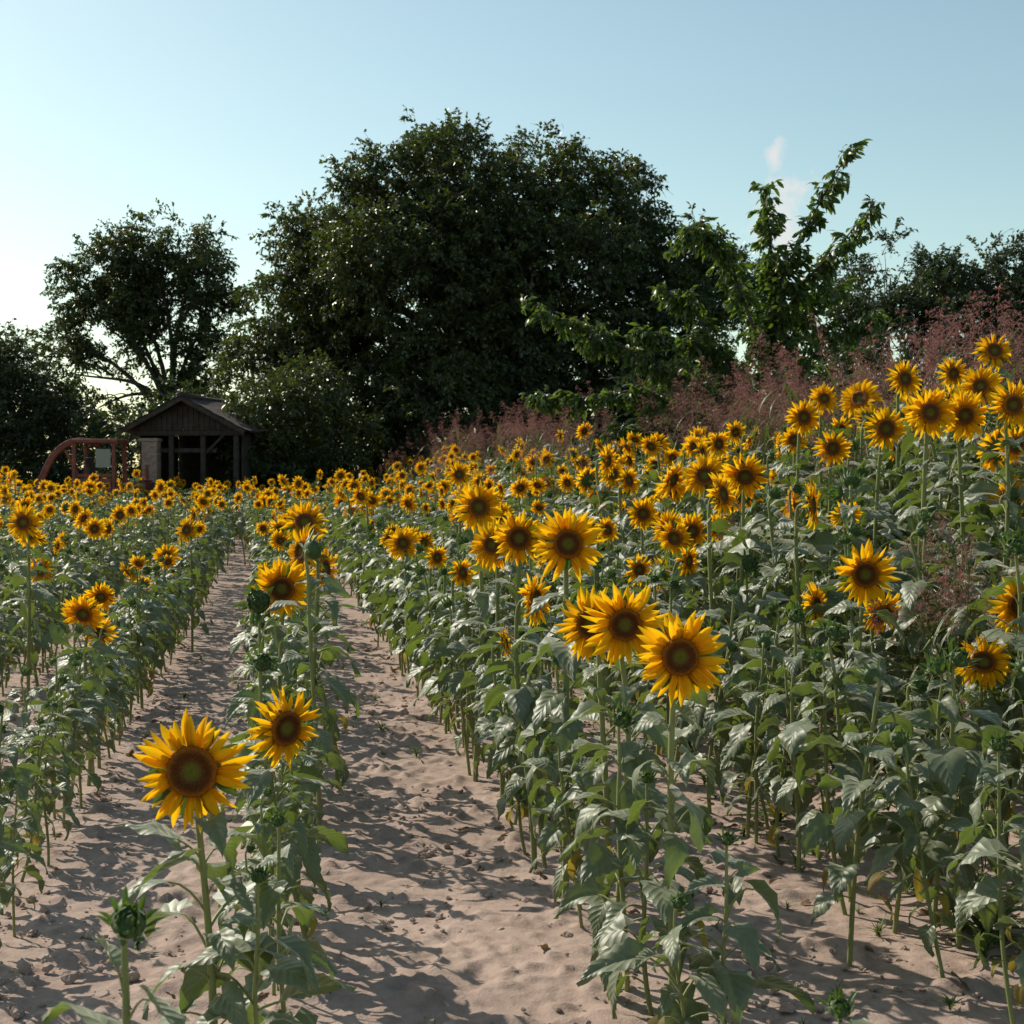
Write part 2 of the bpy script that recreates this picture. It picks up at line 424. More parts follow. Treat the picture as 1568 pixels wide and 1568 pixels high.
# heads: x, distance, z, diameter, facing azimuth, facing elevation
HE = [(-.747, 3.40, .92, .275, .05, .05), (-.73, 4.7, .80, .26, .75, -.05), (-1.04, 6.6, 1.11, .27, .1, -.1),
      (-.99, 6.9, 1.26, .27, -.9, .1), (-1.12, 7.9, 1.37, .26, .2, .5), (-.95, 7.4, 1.15, .27, 1.2, .1),
      (.478, 4.15, 1.097, .275, .12, .05), (.36, 4.65, 1.14, .27, .05, -.1), (.27, 4.95, 1.11, .26, -.35, 0),
      (.207, 5.4, 1.364, .275, .05, .1), (.033, 6.8, 1.33, .255, 0, -.05), (-.095, 7.0, 1.29, .25, -.3, 0),
      (-.173, 7.6, 1.46, .27, .1, .0), (.093, 5.85, 1.12, .22, 1.1, .1), (-.47, 13, 1.65, .25, 0, 0),
      (1.5, 6.2, 1.2, .275, -.1, 0), (1.77, 7.0, .96, .24, .4, -.5), (1.54, 7.4, .97, .22, .8, .1), (1.81, 5.6, .90, .22, -.2, .5),
      (2.02, 5.8, 1.1, .25, -.3, .0), (2.17, 7.6, 1.95, .28, -.05, .05), (2.38, 7.7, 1.94, .28, .1, -.15), (2.6, 7.6, 1.99, .28, .1, 0),
      (2.17, 8.5, 1.90, .27, .1, -.1), (2.19, 10, 1.82, .26, .0, -.1), (2.09, 10.5, 2.05, .27, .2, .1), (2.12, 11, 1.9, .22, -.2, 0),
      (1.15, 8, 1.52, .25, .9, .2), (1.6, 7.8, 1.47, .27, 1.15, .1), (1.17, 9.5, 1.27, .24, .1, -.1), (1.03, 9.6, 1.28, .25, -.2, 0), (.94, 10.5, 1.36, .24, 0, -.1),
      (2.68, 10, 2.29, .27, .3, .1), (3.29, 10, 2.48, .27, 0, .3), (3.1, 10.3, 2.35, .25, .3, 0), (2.3, 10.8, 2.2, .24, .1, .2),
      (-3.87, 12, .86, .25, 0, 0), (-3.07, 13, .92, .25, .1, 0), (-3.0, 13.5, 1.14, .25, -.2, .2), (-2.26, 8, .76, .2, .5, -.1), (-3.34, 10, 1.31, .26, 0, 0), (-3.5, 10.6, 1.2, .2, .3, 0),
      (1.38, 9.8, 1.28, .2, .3, .1), (2.75, 8.6, 2.15, .26, -.4, .1)]
hero_bases = []
for i, (x, y, z, dia, fa, fe) in enumerate(HE):
    rr = np.random.default_rng(500+i)
    bx, by = x+rr.uniform(-.04, .06), y+.09+rr.uniform(0, .05)
    gz = float(terr(bx, by))-.015
    me = sunflower('sunflower_mesh', 500+i, (x-bx, y-by, z-gz), fa, fe, dia/2, hero=(y < 7), nleaf=int(16+7*rr.random()), zbot=.22, lsc=1.05 if z-gz < 1.2 else 1.15)
    link('sunflower', me, (bx, by, gz)); hero_bases.append((bx, by))
for i, (x, y, z, Rb, fa, fe, ls) in enumerate([(-.58, 2.2, .93, .027, .5, .9, 1.0), (-.72, 2.4, .66, .02, -.5, 1.1, 1.0), (.62, 2.75, .60, .022, -.3, 1.0, .9), (-1.13, 6.5, 1.06, .055, .0, .05, 1.), (-.82, 4.8, 1.0, .032, .4, .4, 1.),
                                            (1.3, 8, 1.14, .045, .3, .3, 1.), (-.86, 6.3, 1.3, .045, 2.6, .2, 1.), (.34, 4.5, .86, .03, .3, .8, 1.1), (1.15, 5.9, 1.05, .035, 0, .9, 1.), (1.5, 4.9, 1.0, .035, .5, .9, 1.),
                                            (-.60, 3.45, .66, .02, .4, 1.1, .95), (-.62, 3.85, .70, .02, 0, 1., 1.), (.40, 4.3, .72, .02, 0, 1., 1.1), (.60, 4.05, .60, .02, 0, 1., 1.1), (.45, 3.95, .45, .02, .4, 1.1, 1.)]):
    bx, by = x+.02, y+.04; gz = float(terr(bx, by))-.015
    me = sunflower('sunflower_bud_mesh', 700+i, (x-bx, y-by, z-gz), fa, fe, Rb, 'bud', lsc=ls, topf=1.0 if y < 3 else .97, nleaf=11 if y < 3 else 15, zbot=.4 if y < 3 else .14)
    link('budding_sunflower', me, (bx, by, gz)); hero_bases.append((bx, by))
hb = np.array(hero_bases)

rows = [-9.4, -8.35, -7.3, -6.25, -5.2, -4.15, -3.1, -2.05, -1.0, 0.0, 1.1, 2.15, 3.15, 4.15, 5.1]
rr = np.random.default_rng(77)
for u in rows:
    A = ([], [], [], []); B = ([], [], [], [])
    ystart = {0.0: 4.0, 1.1: 4.4}.get(u, 3.9)
    d = ystart+rr.uniform(0, .15)
    while d < 45.5:
        step = rr.uniform(.14, .28)*(1.0 if d < 18 else 1.35)
        if u > 2 and d < 12: step *= .85
        d += step
        if rr.random() < .05: d += .25
        y = d; x = u-float(rowbend(y))+rr.normal(0, (.05 if u < 1.5 else .10) if d < 24 else .22)
        if x/y < -.48 or x/y > .50: continue
        near = np.min(np.hypot(hb[:, 0]-x, (hb[:, 1]-y)))
        if near < .09: continue
        if u <= 0: h = np.interp(d, [4, 7, 12, 22, 44], [.66, .86, .95, 1.1, 1.2])
        elif u < 2: h = np.interp(d, [4, 6, 9, 20, 44], [.78, .98, 1.12, 1.2, 1.2])
        elif u < 3: h = np.interp(d, [4, 7, 12, 44], [.95, 1.12, 1.2, 1.25])
        else: h = np.interp(d, [4, 8, 20, 44], [1.25, 1.4, 1.35, 1.2])
        if u < -.5 and d < 15: h *= np.interp(u, [-4, -1], [1.1, 1.0])
        pf = np.interp(d, [5, 8, 12, 20, 40], [.03, .10, .24, .38, .45])
        if u < -.5 and d < 16: pf *= .7
        if u > 3: pf += .10*(d > 8)
        q = rr.random()
        if q < pf: k = rr.integers(0, NF)
        elif q < pf+.06 and d > 8: k = NF+NB+rr.integers(0, NL)
        else: k = NF+rr.integers(0, NB)
        sc = h/1.1*rr.normal(1, .11)
        if k < NF and d > 8: sc *= 1.04
        T = A if d < 13 else B
        T[0].append((x, y, float(terr(x, y))-.02)); T[1].append((rr.normal(0, .08), rr.normal(0, .08), rr.normal(0, .5) if k < NF else rr.uniform(0, 6.28) if k < NF+NB else rr.normal(0, .3)))
        T[2].append(sc); T[3].append(k)
    top = link('sunflower_row', None)
    if A[0]: scatter('near_plants', C_sun, *A, parent=top)
    scatter('far_plants', C_sunf, *B, parent=top)

# ------------------------------------------------------------ ground
def axis(lo, hi, step, far, g=1.18):
    a = list(np.arange(lo, hi, step)); s = step
    x = a[-1]
    while x < far: s *= g; x += s; a.append(x)
    s = step; x = a[0]; b = []
    while x > -far: s *= g; x -= s; b.append(x)
    return np.array(b[::-1]+a)
gx = axis(-3.4, 3.4, .018, 1500); gy = axis(2.8, 11, .018, 1500, 1.10)
X, Y = np.meshgrid(gx, gy)
Z = terr(X, Y)
fade = sstep((60-np.abs(Y))/30)*sstep((40-np.abs(X))/20)
sm = sstep((14-np.abs(Y-5))/4)*sstep((5.5-np.abs(X))/2)
n1 = vnoise(X*2.1+50, Y*2.1+9); n2 = vnoise(X*7+5, Y*7+80); n3 = vnoise(X*17+30, Y*17+70); n4 = vnoise(X*35, Y*35+11); n5 = vnoise(X*24+9, Y*24+61)
Z = Z+fade*(n1-.5)*.03
Z += sm*((n2-.5)*.008+(n3-.5)*.005+np.maximum(0, n3*n2-.38)*.06+np.maximum(0, n5-.74)*n1*.09+(n4-.5)*.004)
fr = np.random.default_rng(5)
for i in range(260):
    uu = fr.choice([-.5, .55, 1.62])+fr.normal(0, .2); yy = fr.uniform(3.2, 11); xx = uu-float(rowbend(yy))
    a = fr.uniform(-.6, .6)
    ix = (np.abs(gx-xx) < .3); iy = np.abs(gy-yy) < .3
    sx_ = X[np.ix_(iy, ix)]-xx; sy_ = Y[np.ix_(iy, ix)]-yy
    p_ = sx_*math.cos(a)+sy_*math.sin(a); q_ = -sx_*math.sin(a)+sy_*math.cos(a)
    rr_ = np.sqrt((p_/.045)**2+(q_/.11)**2)
    Z[np.ix_(iy, ix)] += fr.uniform(.3, 1)*(-.009*np.exp(-rr_**4)+.004*np.exp(-((rr_-1.3)/.25)**2))
mb = MB(); mb.grid(np.stack([X, Y, Z], -1))
m, nt = newmat('dry_soil')
geo = N(nt, 'ShaderNodeNewGeometry').outputs['Position']
a1 = noise(nt, 1.3, geo, 4, .6); a2 = noise(nt, 14, geo, 5, .65); a3 = noise(nt, 90, geo, 3, .7)
c = ramp(nt, a1, [(.35, (.38, .285, .24)), (.65, (.48, .365, .31))])
c = mixc(nt, ramp(nt, a2, [(.36, (0, 0, 0)), (.54, (1, 1, 1))]), mixc(nt, .5, c, (.19, .125, .10)), c)
c = mixc(nt, math_(nt, 'MULTIPLY', a3, .45), c, (.27, .19, .155))
sp = N(nt, 'ShaderNodeSeparateXYZ'); nt.links.new(geo, sp.inputs[0])
uu = math_(nt, 'ADD', sp.outputs[0], math_(nt, 'MULTIPLY', sp.outputs[1], .165))
g1 = ramp(nt, math_(nt, 'ADD', math_(nt, 'SUBTRACT', uu, 5.2), math_(nt, 'MULTIPLY', a1, .8)), [(0, (0, 0, 0)), (1, (1, 1, 1))])
g2 = ramp(nt, math_(nt, 'SUBTRACT', sp.outputs[1], 46), [(0, (0, 0, 0)), (1, (1, 1, 1))])
gg = math_(nt, 'MAXIMUM', g1, g2)
c = mixc(nt, gg, c, mixc(nt, a2, (.03, .05, .015), (.08, .09, .03)))
p = N(nt, 'ShaderNodeBsdfPrincipled'); nt.links.new(c, p.inputs['Base Color']); p.inputs['Roughness'].default_value = .95
p.inputs['Specular IOR Level'].default_value = .15
h = math_(nt, 'ADD', math_(nt, 'MULTIPLY', a2, 1.0), math_(nt, 'MULTIPLY', a3, .5))
b = N(nt, 'ShaderNodeBump'); b.inputs['Strength'].default_value = .6; b.inputs['Distance'].default_value = .012
nt.links.new(h, b.inputs['Height']); nt.links.new(b.outputs[0], p.inputs['Normal'])
o = N(nt, 'ShaderNodeOutputMaterial'); nt.links.new(p.outputs[0], o.inputs[0])
link('ground', mb.mesh('ground', [m]))
M_soil = m

def clod(seed):
    r = np.random.default_rng(seed); mb = MB()
    th = np.linspace(.02, pi-.02, 7); ph = np.linspace(0, 2*pi, 9, endpoint=False)
    R = r.uniform(.65, 1.15, (7, 9)); R[0] = .8; R[-1] = .8
    P = np.stack([R*np.sin(th)[:, None]*np.cos(ph), R*np.sin(th)[:, None]*np.sin(ph), R*.6*np.repeat(np.cos(th)[:, None], 9, 1)], -1)
    mb.grid(P, True); return mb.mesh('clod', [M_soil], False)
C_clod = mkcoll('clods', [clod(i) for i in range(5)])
cr_ = np.random.default_rng(3); pos = []; rot = []; scl = []; idx = []
for i in range(6500):
    y = cr_.uniform(3.2, 14); x = cr_.uniform(-.36, .36)*y
    if vnoise(np.array(x*1.5+7), np.array(y*1.5)) < .42: continue
    pos.append((x, y, float(terr(x, y))+.006)); rot.append(cr_.uniform(0, 6, 3)*np.array([.1, .1, 1])); scl.append(min(.030, .004+cr_.exponential(.006))); idx.append(cr_.integers(0, 5))
scatter('soil_clods', C_clod, pos, rot, scl, idx, real=True)
def dryleaf(seed):
    r = np.random.default_rng(seed); mb = MB()
    mb.grid(leaf_grid(np.zeros(3), 0, .09, .032, r.uniform(0, .5), r.uniform(-.5, 1.5), r.uniform(.2, .9), 0, r), False, 0, r.random())
    return mb.mesh('dry_leaf', [M_dry])
M_dry = leafmat('withered_leaf', (.12, .075, .05), (.20, .13, .08), .2, (.3, .18, .06), .8, .2, under=0)
C_dry = mkcoll('dry_leaves', [dryleaf(i) for i in range(5)])
pos = []; rot = []; scl = []; idx = []
for i in range(600):
    y = cr_.uniform(3.2, 18); u = cr_.choice([-2.05, -1., 0., 1.1, 2.15, 3.15])+cr_.normal(0, .15); x = u-float(rowbend(y))
    pos.append((x, y, float(terr(x, y))+.008)); rot.append((cr_.normal(0, .3), cr_.normal(0, .3), cr_.uniform(0, 6))); scl.append(cr_.uniform(.3, .8)); idx.append(cr_.integers(0, 5))
scatter('fallen_leaves', C_dry, pos, rot, scl, idx, real=True)

M_weed = leafmat('weed_leaf', (.06, .11, .03), (.12, .16, .05), .3, (.25, .35, .05), .5, .4, under=0)
def weed(seed):
    r = np.random.default_rng(seed); mb = MB()
    for i in range(18):
        az = r.uniform(0, 6.28)
        mb.grid(leaf_grid(np.array([0, 0, r.uniform(0, .05)]), az, r.uniform(.05, .16), r.uniform(.003, .012), r.uniform(.2, 1.3), r.uniform(.2, 1.2), .3, 0, r, 7), False, 0, r.random())
    return mb.mesh('weed', [M_weed])
C_weed = mkcoll('weeds', [weed(i) for i in range(6)])
pos = []; rot = []; scl = []; idx = []
for i in range(420):
    y = cr_.uniform(3.4, 16)
    if cr_.random() < .06: u = cr_.choice([-.5, .55])+cr_.normal(0, .2)
    else: u = cr_.choice([1.6, 2.1, 2.6, 3.1, 3.6])+cr_.normal(0, .15)
    x = u-float(rowbend(y))
    pos.append((x, y, float(terr(x, y)))); rot.append((0, 0, cr_.uniform(0, 6))); scl.append(cr_.uniform(.3, 1.3)*(1.5 if u > 2.3 else .55)); idx.append(cr_.integers(0, 6))
scatter('weeds', C_weed, pos, rot, scl, idx, real=True)

# ------------------------------------------------------------ reddish tall grass
M_pan = leafmat('panicle', (.23, .085, .085), (.33, .16, .13), .36, (.45, .19, .17), .6, .3, under=0)
M_gr = leafmat('grass_blade', (.05, .08, .025), (.11, .11, .035), .3, (.2, .28, .04), .45, .4, under=0)
def tallgrass(seed):
    r = np.random.default_rng(seed); mb = MB()
    for s in range(3):
        H = r.uniform(1.5, 2.35); bx, by = r.normal(0, .15, 2); lean = r.normal(0, .28, 2)
        t = np.linspace(0, 1, 9)
        path = np.stack([bx+lean[0]*t**2, by+lean[1]*t**2, H*t], -1)
        mb.tube(path, np.linspace(.005, .002, 9), 4, 1, r.random())
        for i in range(7):
            f = r.uniform(.1, .85); k = f*8; p0 = path[int(k)]
            az = r.uniform(0, 6.28)
            mb.grid(leaf_grid(p0, az, r.uniform(.35, .65), r.uniform(.010, .016), r.uniform(.9, 1.3), r.uniform(1.2, 2.3), .4, 0, r, 9), False, 1, r.random())
        top = path[-1]; Lp = r.uniform(.34, .52)
        for i in range(26):
            f = r.random()
            p0 = top-np.array([lean[0], lean[1], H])/H*Lp*(1-f)*.8+np.array([0, 0, .04])
            az = r.uniform(0, 6.28); L = Lp*(.58-.42*f)*r.uniform(.6, 1.1)
            tt = np.linspace(0, 1, 5)[:, None]
            d = np.array([math.cos(az), math.sin(az), 0])
            pts = p0+d*L*.75*tt+np.array([0, 0, 1.])*(L*.95*tt-L*.75*tt**2.2)
            sd = np.cross(d, [0, 0, 1.])*.0014
            mb.grid(np.stack([pts-sd, pts+sd], 1), False, 0, r.random())
            for q in range(7):
                tq = r.uniform(.25, 1)
                c = p0+d*L*.75*tq+np.array([0, 0, 1.])*(L*.95*tq-L*.75*tq**2.2)+r.normal(0, .005, 3)
                a = r.normal(0, 1, 3)+d+[0, 0, -.6]; a /= np.linalg.norm(a); b = np.cross(a, r.normal(0, 1, 3)); b /= np.linalg.norm(b)
                l = r.uniform(.008, .013); w = .0033
                mb.raw([c-a*l, c+b*w, c+a*l, c-b*w], [[0, 1, 2, 3]], 0, r.random())
    return mb.mesh('tall_grass', [M_pan, M_gr])
C_tg = mkcoll('tall_grass_stalks', [tallgrass(i) for i in range(8)])
pos = []; rot = []; scl = []; idx = []
gr = np.random.default_rng(12)
for i in range(1050):
    y = 7+gr.random()**.8*41; u = 5.7+abs(gr.normal(0, 1.0)) if gr.random() < .9 else gr.uniform(3.2, 5.2)
    x = u-float(rowbend(y))
    if x/y > .5: continue
    if vnoise(np.array(x*.5+3), np.array(y*.3+8)) < .27: continue
    pos.append((x, y, float(terr(x, y))-.02)); rot.append((gr.normal(0, .10), gr.normal(0, .10), gr.uniform(0, 6.28)))
    scl.append(gr.uniform(.62, 1.14)*(.8 if u < 5.4 else 1)*np.interp(y, [8, 14], [.90, 1.0])); idx.append(gr.integers(0, 8))
for i in range(12):
    y = gr.uniform(5.6, 7.2); x = y*gr.uniform(.28, .34)
    pos.append((x, y, float(terr(x, y)))); rot.append((0, 0, gr.uniform(0, 6))); scl.append(gr.uniform(.45, .65)); idx.append(gr.integers(0, 8))
scatter('tall_red_grass', C_tg, pos, rot, scl, idx)

# ------------------------------------------------------------ trees
M_tl = leafmat('tree_leaf', (.018, .036, .010), (.070, .092, .020), .26, (.15, .21, .015), .38, .5, under=0)
M_tl2 = leafmat('tree_leaf_dark', (.018, .036, .013), (.050, .070, .022), .25, (.10, .16, .02), .4, .5, under=0)
M_tl3 = leafmat('cherry_leaf', (.030, .058, .014), (.075, .112, .024), .34, (.23, .36, .03), .36, .5, under=0)
M_bark = simplemat('bark', (.05, .038, .03), (.11, .088, .07), 4, .9, .8, 25, .03)
def leaf_small(mb, o, d, L, w, r, mat=0, rnd=None, fine=False):
    d = d/np.linalg.norm(d)
    n = np.array([0, 0, 1.])+r.normal(0, .6, 3)
    s = np.cross(d, n); s /= np.linalg.norm(s); n = np.cross(s, d)
    rn = r.random() if rnd is None else rnd
    if fine:
        m1 = o+d*L*.35; m2 = o+d*L*.7+n*(-L*.06); f = w*.35
        e = o+d*L+n*(-L*.2)
        V = [o+s*w*.08, o, o-s*w*.08, m1+s*w*.5+n*f*.4, m1, m1-s*w*.5+n*f*.4, m2+s*w*.42+n*f*.3, m2, m2-s*w*.42+n*f*.3, e+s*w*.04, e, e-s*w*.04]
        F = [[a+i*3, a+i*3+1, a+i*3+4, a+i*3+3] for i in range(3) for a in (0, 1)]
    else:
        q = r.uniform(.42, .56)
        V = [o, o+d*L*q+s*w*.56+n*w*.12, o+d*L-n*L*.12, o+d*L*q-n*w*.05, o+d*L*q-s*w*.56+n*w*.12]
        F = [[0, 1, 2, 3], [0, 3, 2, 4]]
    mb.raw(V, F, mat, rn)
def twig(seed, mat, L=.9, n=52, ll=.15, lw=.062, droop=.5, fine=False, ns=6, barkr=1.):
    r = np.random.default_rng(seed); mb = MB()
    t = np.linspace(0, 1, 5)
    def path(o, d, L, dr):
        return o+np.outer(t*L, d)+np.outer(-(t**2)*L*dr, [0, 0, 1.])
    main = path(np.array([-.3*L, 0, 0]), np.array([1, 0, .15]), L, droop*.5)
    mb.tube(main, np.linspace(.010, .004, 5)*barkr, 3, 1)
    subs = [main]
    base_r = r.random()
    for i in range(ns):
        k = r.integers(1, 4); a = r.uniform(-1.2, 1.2); e = r.uniform(-.5, .8)
        d = np.array([math.cos(a)*math.cos(e), math.sin(a)*math.cos(e), math.sin(e)])
        sp_ = path(main[k], d, L*r.uniform(.35, .6), droop*r.uniform(.3, 1)); subs.append(sp_)
        mb.tube(sp_[::2], np.linspace(.006, .003, 3)*barkr, 3, 1)
    for i in range(n):
        s_ = subs[r.integers(0, len(subs))]; q = r.uniform(.3, 4); k = min(int(q), 3)
        o = s_[k]*(1-(q-k))+s_[k+1]*(q-k) if q < 4 else s_[4]
        d = (s_[k+1]-s_[k]); d /= np.linalg.norm(d)
        d = d*.7+r.normal(0, .65, 3)+np.array([0, 0, -droop])
        leaf_small(mb, o, d, ll*r.uniform(.7, 1.25), lw*r.uniform(.8, 1.2), r, fine=fine, rnd=min(1., .5*base_r+.6*r.random()))
    return mb.mesh('twig', [mat, M_bark])
C_tw = mkcoll('walnut_twigs', [twig(i, M_tl, n=48, lw=.07) for i in range(10)])
C_tw2 = mkcoll('hedge_twigs', [twig(30+i, M_tl2, .8, 50, .12, .06, .35) for i in range(6)])
C_tw3 = mkcoll('cherry_twigs', [twig(60+i, M_tl3, .20, 7, .135, .055, 1.3, fine=True, ns=2, barkr=.5) for i in range(8)])

def limb(mb, p0, p1, r0, r1, r, jit=.12, up=.25):
    p0 = np.array(p0, float); p1 = np.array(p1, float); L = np.linalg.norm(p1-p0)
    P = bez(p0, p0+(p1-p0)*.3+np.array([0, 0, L*up])+r.normal(0, jit*L*.4, 3), p0+(p1-p0)*.7+r.normal(0, jit*L*.6, 3), p1, 9)
    mb.tube(P, np.linspace(r0, r1, 9), 8, 0); return P

def tree(name, base, lobes, ncl, coll, nvar, seed, trunk_r=.3, thr=-9, size=1., ydepth=2.2, fork=.35, sat=5, vol=.35, satr=(.28, .5)):
    r = np.random.default_rng(seed); mb = MB()
    bx, by = base; bz = float(terr(bx, by))-.1
    L = []
    for l in lobes:
        yo = l[4] if len(l) > 4 else r.normal(0, ydepth)*(1-.5*(l[1]/13.))
        L.append((l[0]-bx, yo, l[1]-bz, l[2]))
    top = max(l[2] for l in L)
    forkp = np.array([0, 0, top*fork])
    mb.tube(bez(np.array([0, 0, 0.]), np.array([.1, 0, top*.12]), forkp-[.15, 0, top*.1], forkp, 10), np.linspace(trunk_r*1.25, trunk_r*.8, 10)*np.array([1.25]+[1]*9), 12, 0)
    for (x, y, z, q) in L:
        st = forkp*(1-.25*r.random())
        P = limb(mb, st, (x, y, z-.1*q), trunk_r*.5, trunk_r*.12, r)
        for k in range(6):
            d = r.normal(0, 1, 3); d[2] = abs(d[2])*.8-.1; d /= np.linalg.norm(d)
            limb(mb, P[r.integers(5, 9)], np.array([x, y, z])+d*q*.8, trunk_r*.13, trunk_r*.04, r)
    full = list(L)
    for (x, y, z, q) in L:
        for k in range(sat):
            d = r.normal(0, 1, 3); d /= np.linalg.norm(d)
            if d[2] < -.3: d[2] *= -1
            full.append((x+d[0]*q*.85, y+d[1]*q*.85, z+d[2]*q*.85, q*r.uniform(*satr)))
    Lc = np.array(full); w = Lc[:, 3]**2.1; w /= w.sum()
    pick = r.choice(len(Lc), ncl, p=w)
    d = r.normal(0, 1, (ncl, 3)); d /= np.linalg.norm(d, axis=1, keepdims=True)
    rad = np.where(r.random(ncl) < vol, r.uniform(.2, .9, ncl), r.uniform(.82, 1.02, ncl))
    P = Lc[pick, :3]+d*(rad*Lc[pick, 3])[:, None]
    P[:, 2] = np.maximum(P[:, 2], .3)
    nz = np.sin(P[:, 0]*2.3+seed)+np.sin(P[:, 1]*1.9+P[:, 2]*1.1+seed*2)+np.sin(P[:, 2]*2.7+P[:, 0]*.9)+np.sin(P[:, 0]*4.1-P[:, 2]*3.3)*.7
    keep = nz > thr; P = P[keep]; d = d[keep]; n = len(P)
    yaw = np.arctan2(d[:, 1], d[:, 0])+r.normal(0, .5, n); el = np.arcsin(d[:, 2])*.6+r.normal(0, .3, n)
    rot = np.stack([r.normal(0, .4, n), -el, yaw], -1)
    tr = link(name, mb.mesh(name, [M_bark]), (bx, by, bz))
    scatter('foliage', coll, P, rot, r.uniform(.75, 1.25, n)*size, r.integers(0, nvar, n), tr, real=True)
    return tr

walnut = [(-2.3, 12.0, 1.5, 0, 0.), (1.0, 11.7, 1.5, 0, .5), (-4.2, 11.0, 1.6, 0, 0.), (3.3, 10.7, 1.6, 0, 0.), (-7.3, 9.7, .9, 0, 0.), (-5.9, 9.1, 1.7, 0, 0.), (-7.4, 7.2, 1.6, 0, 0.), (-8.3, 5.2, 1.5, 0, 0.),
          (4.6, 8.9, 1.7, 0, 0.), (4.8, 6.4, 2.2, 0, -.5), (6.1, 9.5, .9, 0, 0.), (-.6, 9.6, 2.6, 0, -.5), (-3, 7.8, 3.0, 0, -1.5), (1.5, 7.3, 3.1, 0, -1.5), (-5.2, 5.0, 2.6, 0, -1.), (-1.4, 4.2, 2.9, 0, -2.), (2.8, 3.9, 2.7, 0, -1.5), (-8.0, 3.0, 1.3, 0, -.5),
          (7.0, 7.9, 1.4, 0, 0.), (-.6, 7.2, 2.8, 0, 1.5), (5.5, 3.6, 2.2, 0, -.5), (-5.6, 2.6, 1.7, 0, -1.5), (-7.0, 6.2, 1.6, 0, 0.), (8.2, 8.3, .9, 0, 0.)]
tree('walnut_tree', (-.8, 50), walnut, 7300, C_tw, 10, 3, .42, satr=(.3, .48))
tree('elder_bush', (-6.6, 44), [(-7.2, 3.6, .9, 0, -1.6), (-6.2, 3.9, 1.1, 0, 0.), (-7.0, 2.2, 1.1, 0, -1.4), (-5.4, 2.7, 1.1, 0, 0.), (-6.2, 1.5, 1.2, 0, -.6)], 650, C_tw, 10, 41, .08, size=.85, sat=4, fork=.2)
left = [(-14, 10.9, 1.2, 0, 0.), (-15.4, 10.2, 1.2, 0, .3), (-12.5, 10.0, 1.2, 0, -.3), (-16.9, 9.3, 1.0, 0, 0.), (-13.8, 8.9, 1.5, 0, 0.), (-16.2, 7.9, 1.3, 0, 0.), (-11.9, 8.1, 1.2, 0, 0.), (-17.9, 7.5, .9, 0, 0.), (-14.8, 7.0, 1.1, 0, 0.), (-12.0, 6.3, 1.2, 0, 0.), (-17.4, 5.9, 1.0, 0, 0.), (-15.3, 8.8, 1.3, 0, .5), (-13.0, 5.0, 1.1, 0, .5), (-16.5, 4.6, 1.1, 0, .5)]
tree('walnut_tree', (-13.5, 58), left, 1600, C_tw, 10, 11, .22, thr=-.75, sat=5, fork=.42, vol=.3, satr=(.3, .55))
tree('walnut_tree', (-18.5, 52), [(-17.6, 6.0, .9), (-18.3, 4.8, 1.7), (-16.8, 4.0, 1.4), (-19.5, 6.0, 1.5), (-17.0, 2.4, 1.5)], 1100, C_tw2, 6, 14, .16, thr=-1.6, sat=4, ydepth=1.)
tree('plum_tree', (10.3, 40), [(10.5, 7.3, .9), (9.8, 6.7, .9), (11.4, 6.7, .9), (9.2, 5.2, 1.2), (10.8, 5.2, 1.3)], 1000, C_tw2, 6, 17, .16, thr=-.7, ydepth=.9, sat=5, size=.85)
tree('plum_tree', (13.2, 40), [(12.7, 7.0, .8), (13.9, 7.0, .9), (12.2, 5.9, 1.0), (13.6, 5.6, 1.3), (15., 6.2, 1.3)], 950, C_tw2, 6, 19, .16, thr=-.7, ydepth=.9, sat=5, size=.85)
hr = np.random.default_rng(8)
cent = []
for x in np.arange(-22, -6.5, 1.3): cent.append((x, 50+hr.normal(0, .8), 2.3+hr.uniform(-.4, .9), 1.7))
for x in np.arange(5.0, 19, 1.2): cent.append((x, 37+hr.normal(0, .8), 3.0+hr.uniform(-.4, .6), 1.9))
for x in np.arange(-30, 30, 2.6): cent.append((x, 66+hr.normal(0, 1), 2.4+hr.uniform(-.3, .8), 2.4))
cent = np.array(cent)
pk = hr.choice(len(cent), 4800, p=cent[:, 3]**2/np.sum(cent[:, 3]**2))
d = hr.normal(0, 1, (4800, 3)); d /= np.linalg.norm(d, axis=1, keepdims=True)
P = cent[pk, :3]+d*(cent[pk, 3]*hr.uniform(.5, 1.08, 4800))[:, None]; P[:, 2] = np.maximum(P[:, 2], .2)
n = len(P)
scatter('hedge', C_tw2, P, np.stack([hr.normal(0, .4, n), -np.arcsin(d[:, 2])*.8, np.arctan2(d[:, 1], d[:, 0])], -1), hr.uniform(.9, 1.6, n), hr.integers(0, 6, n), real=True)

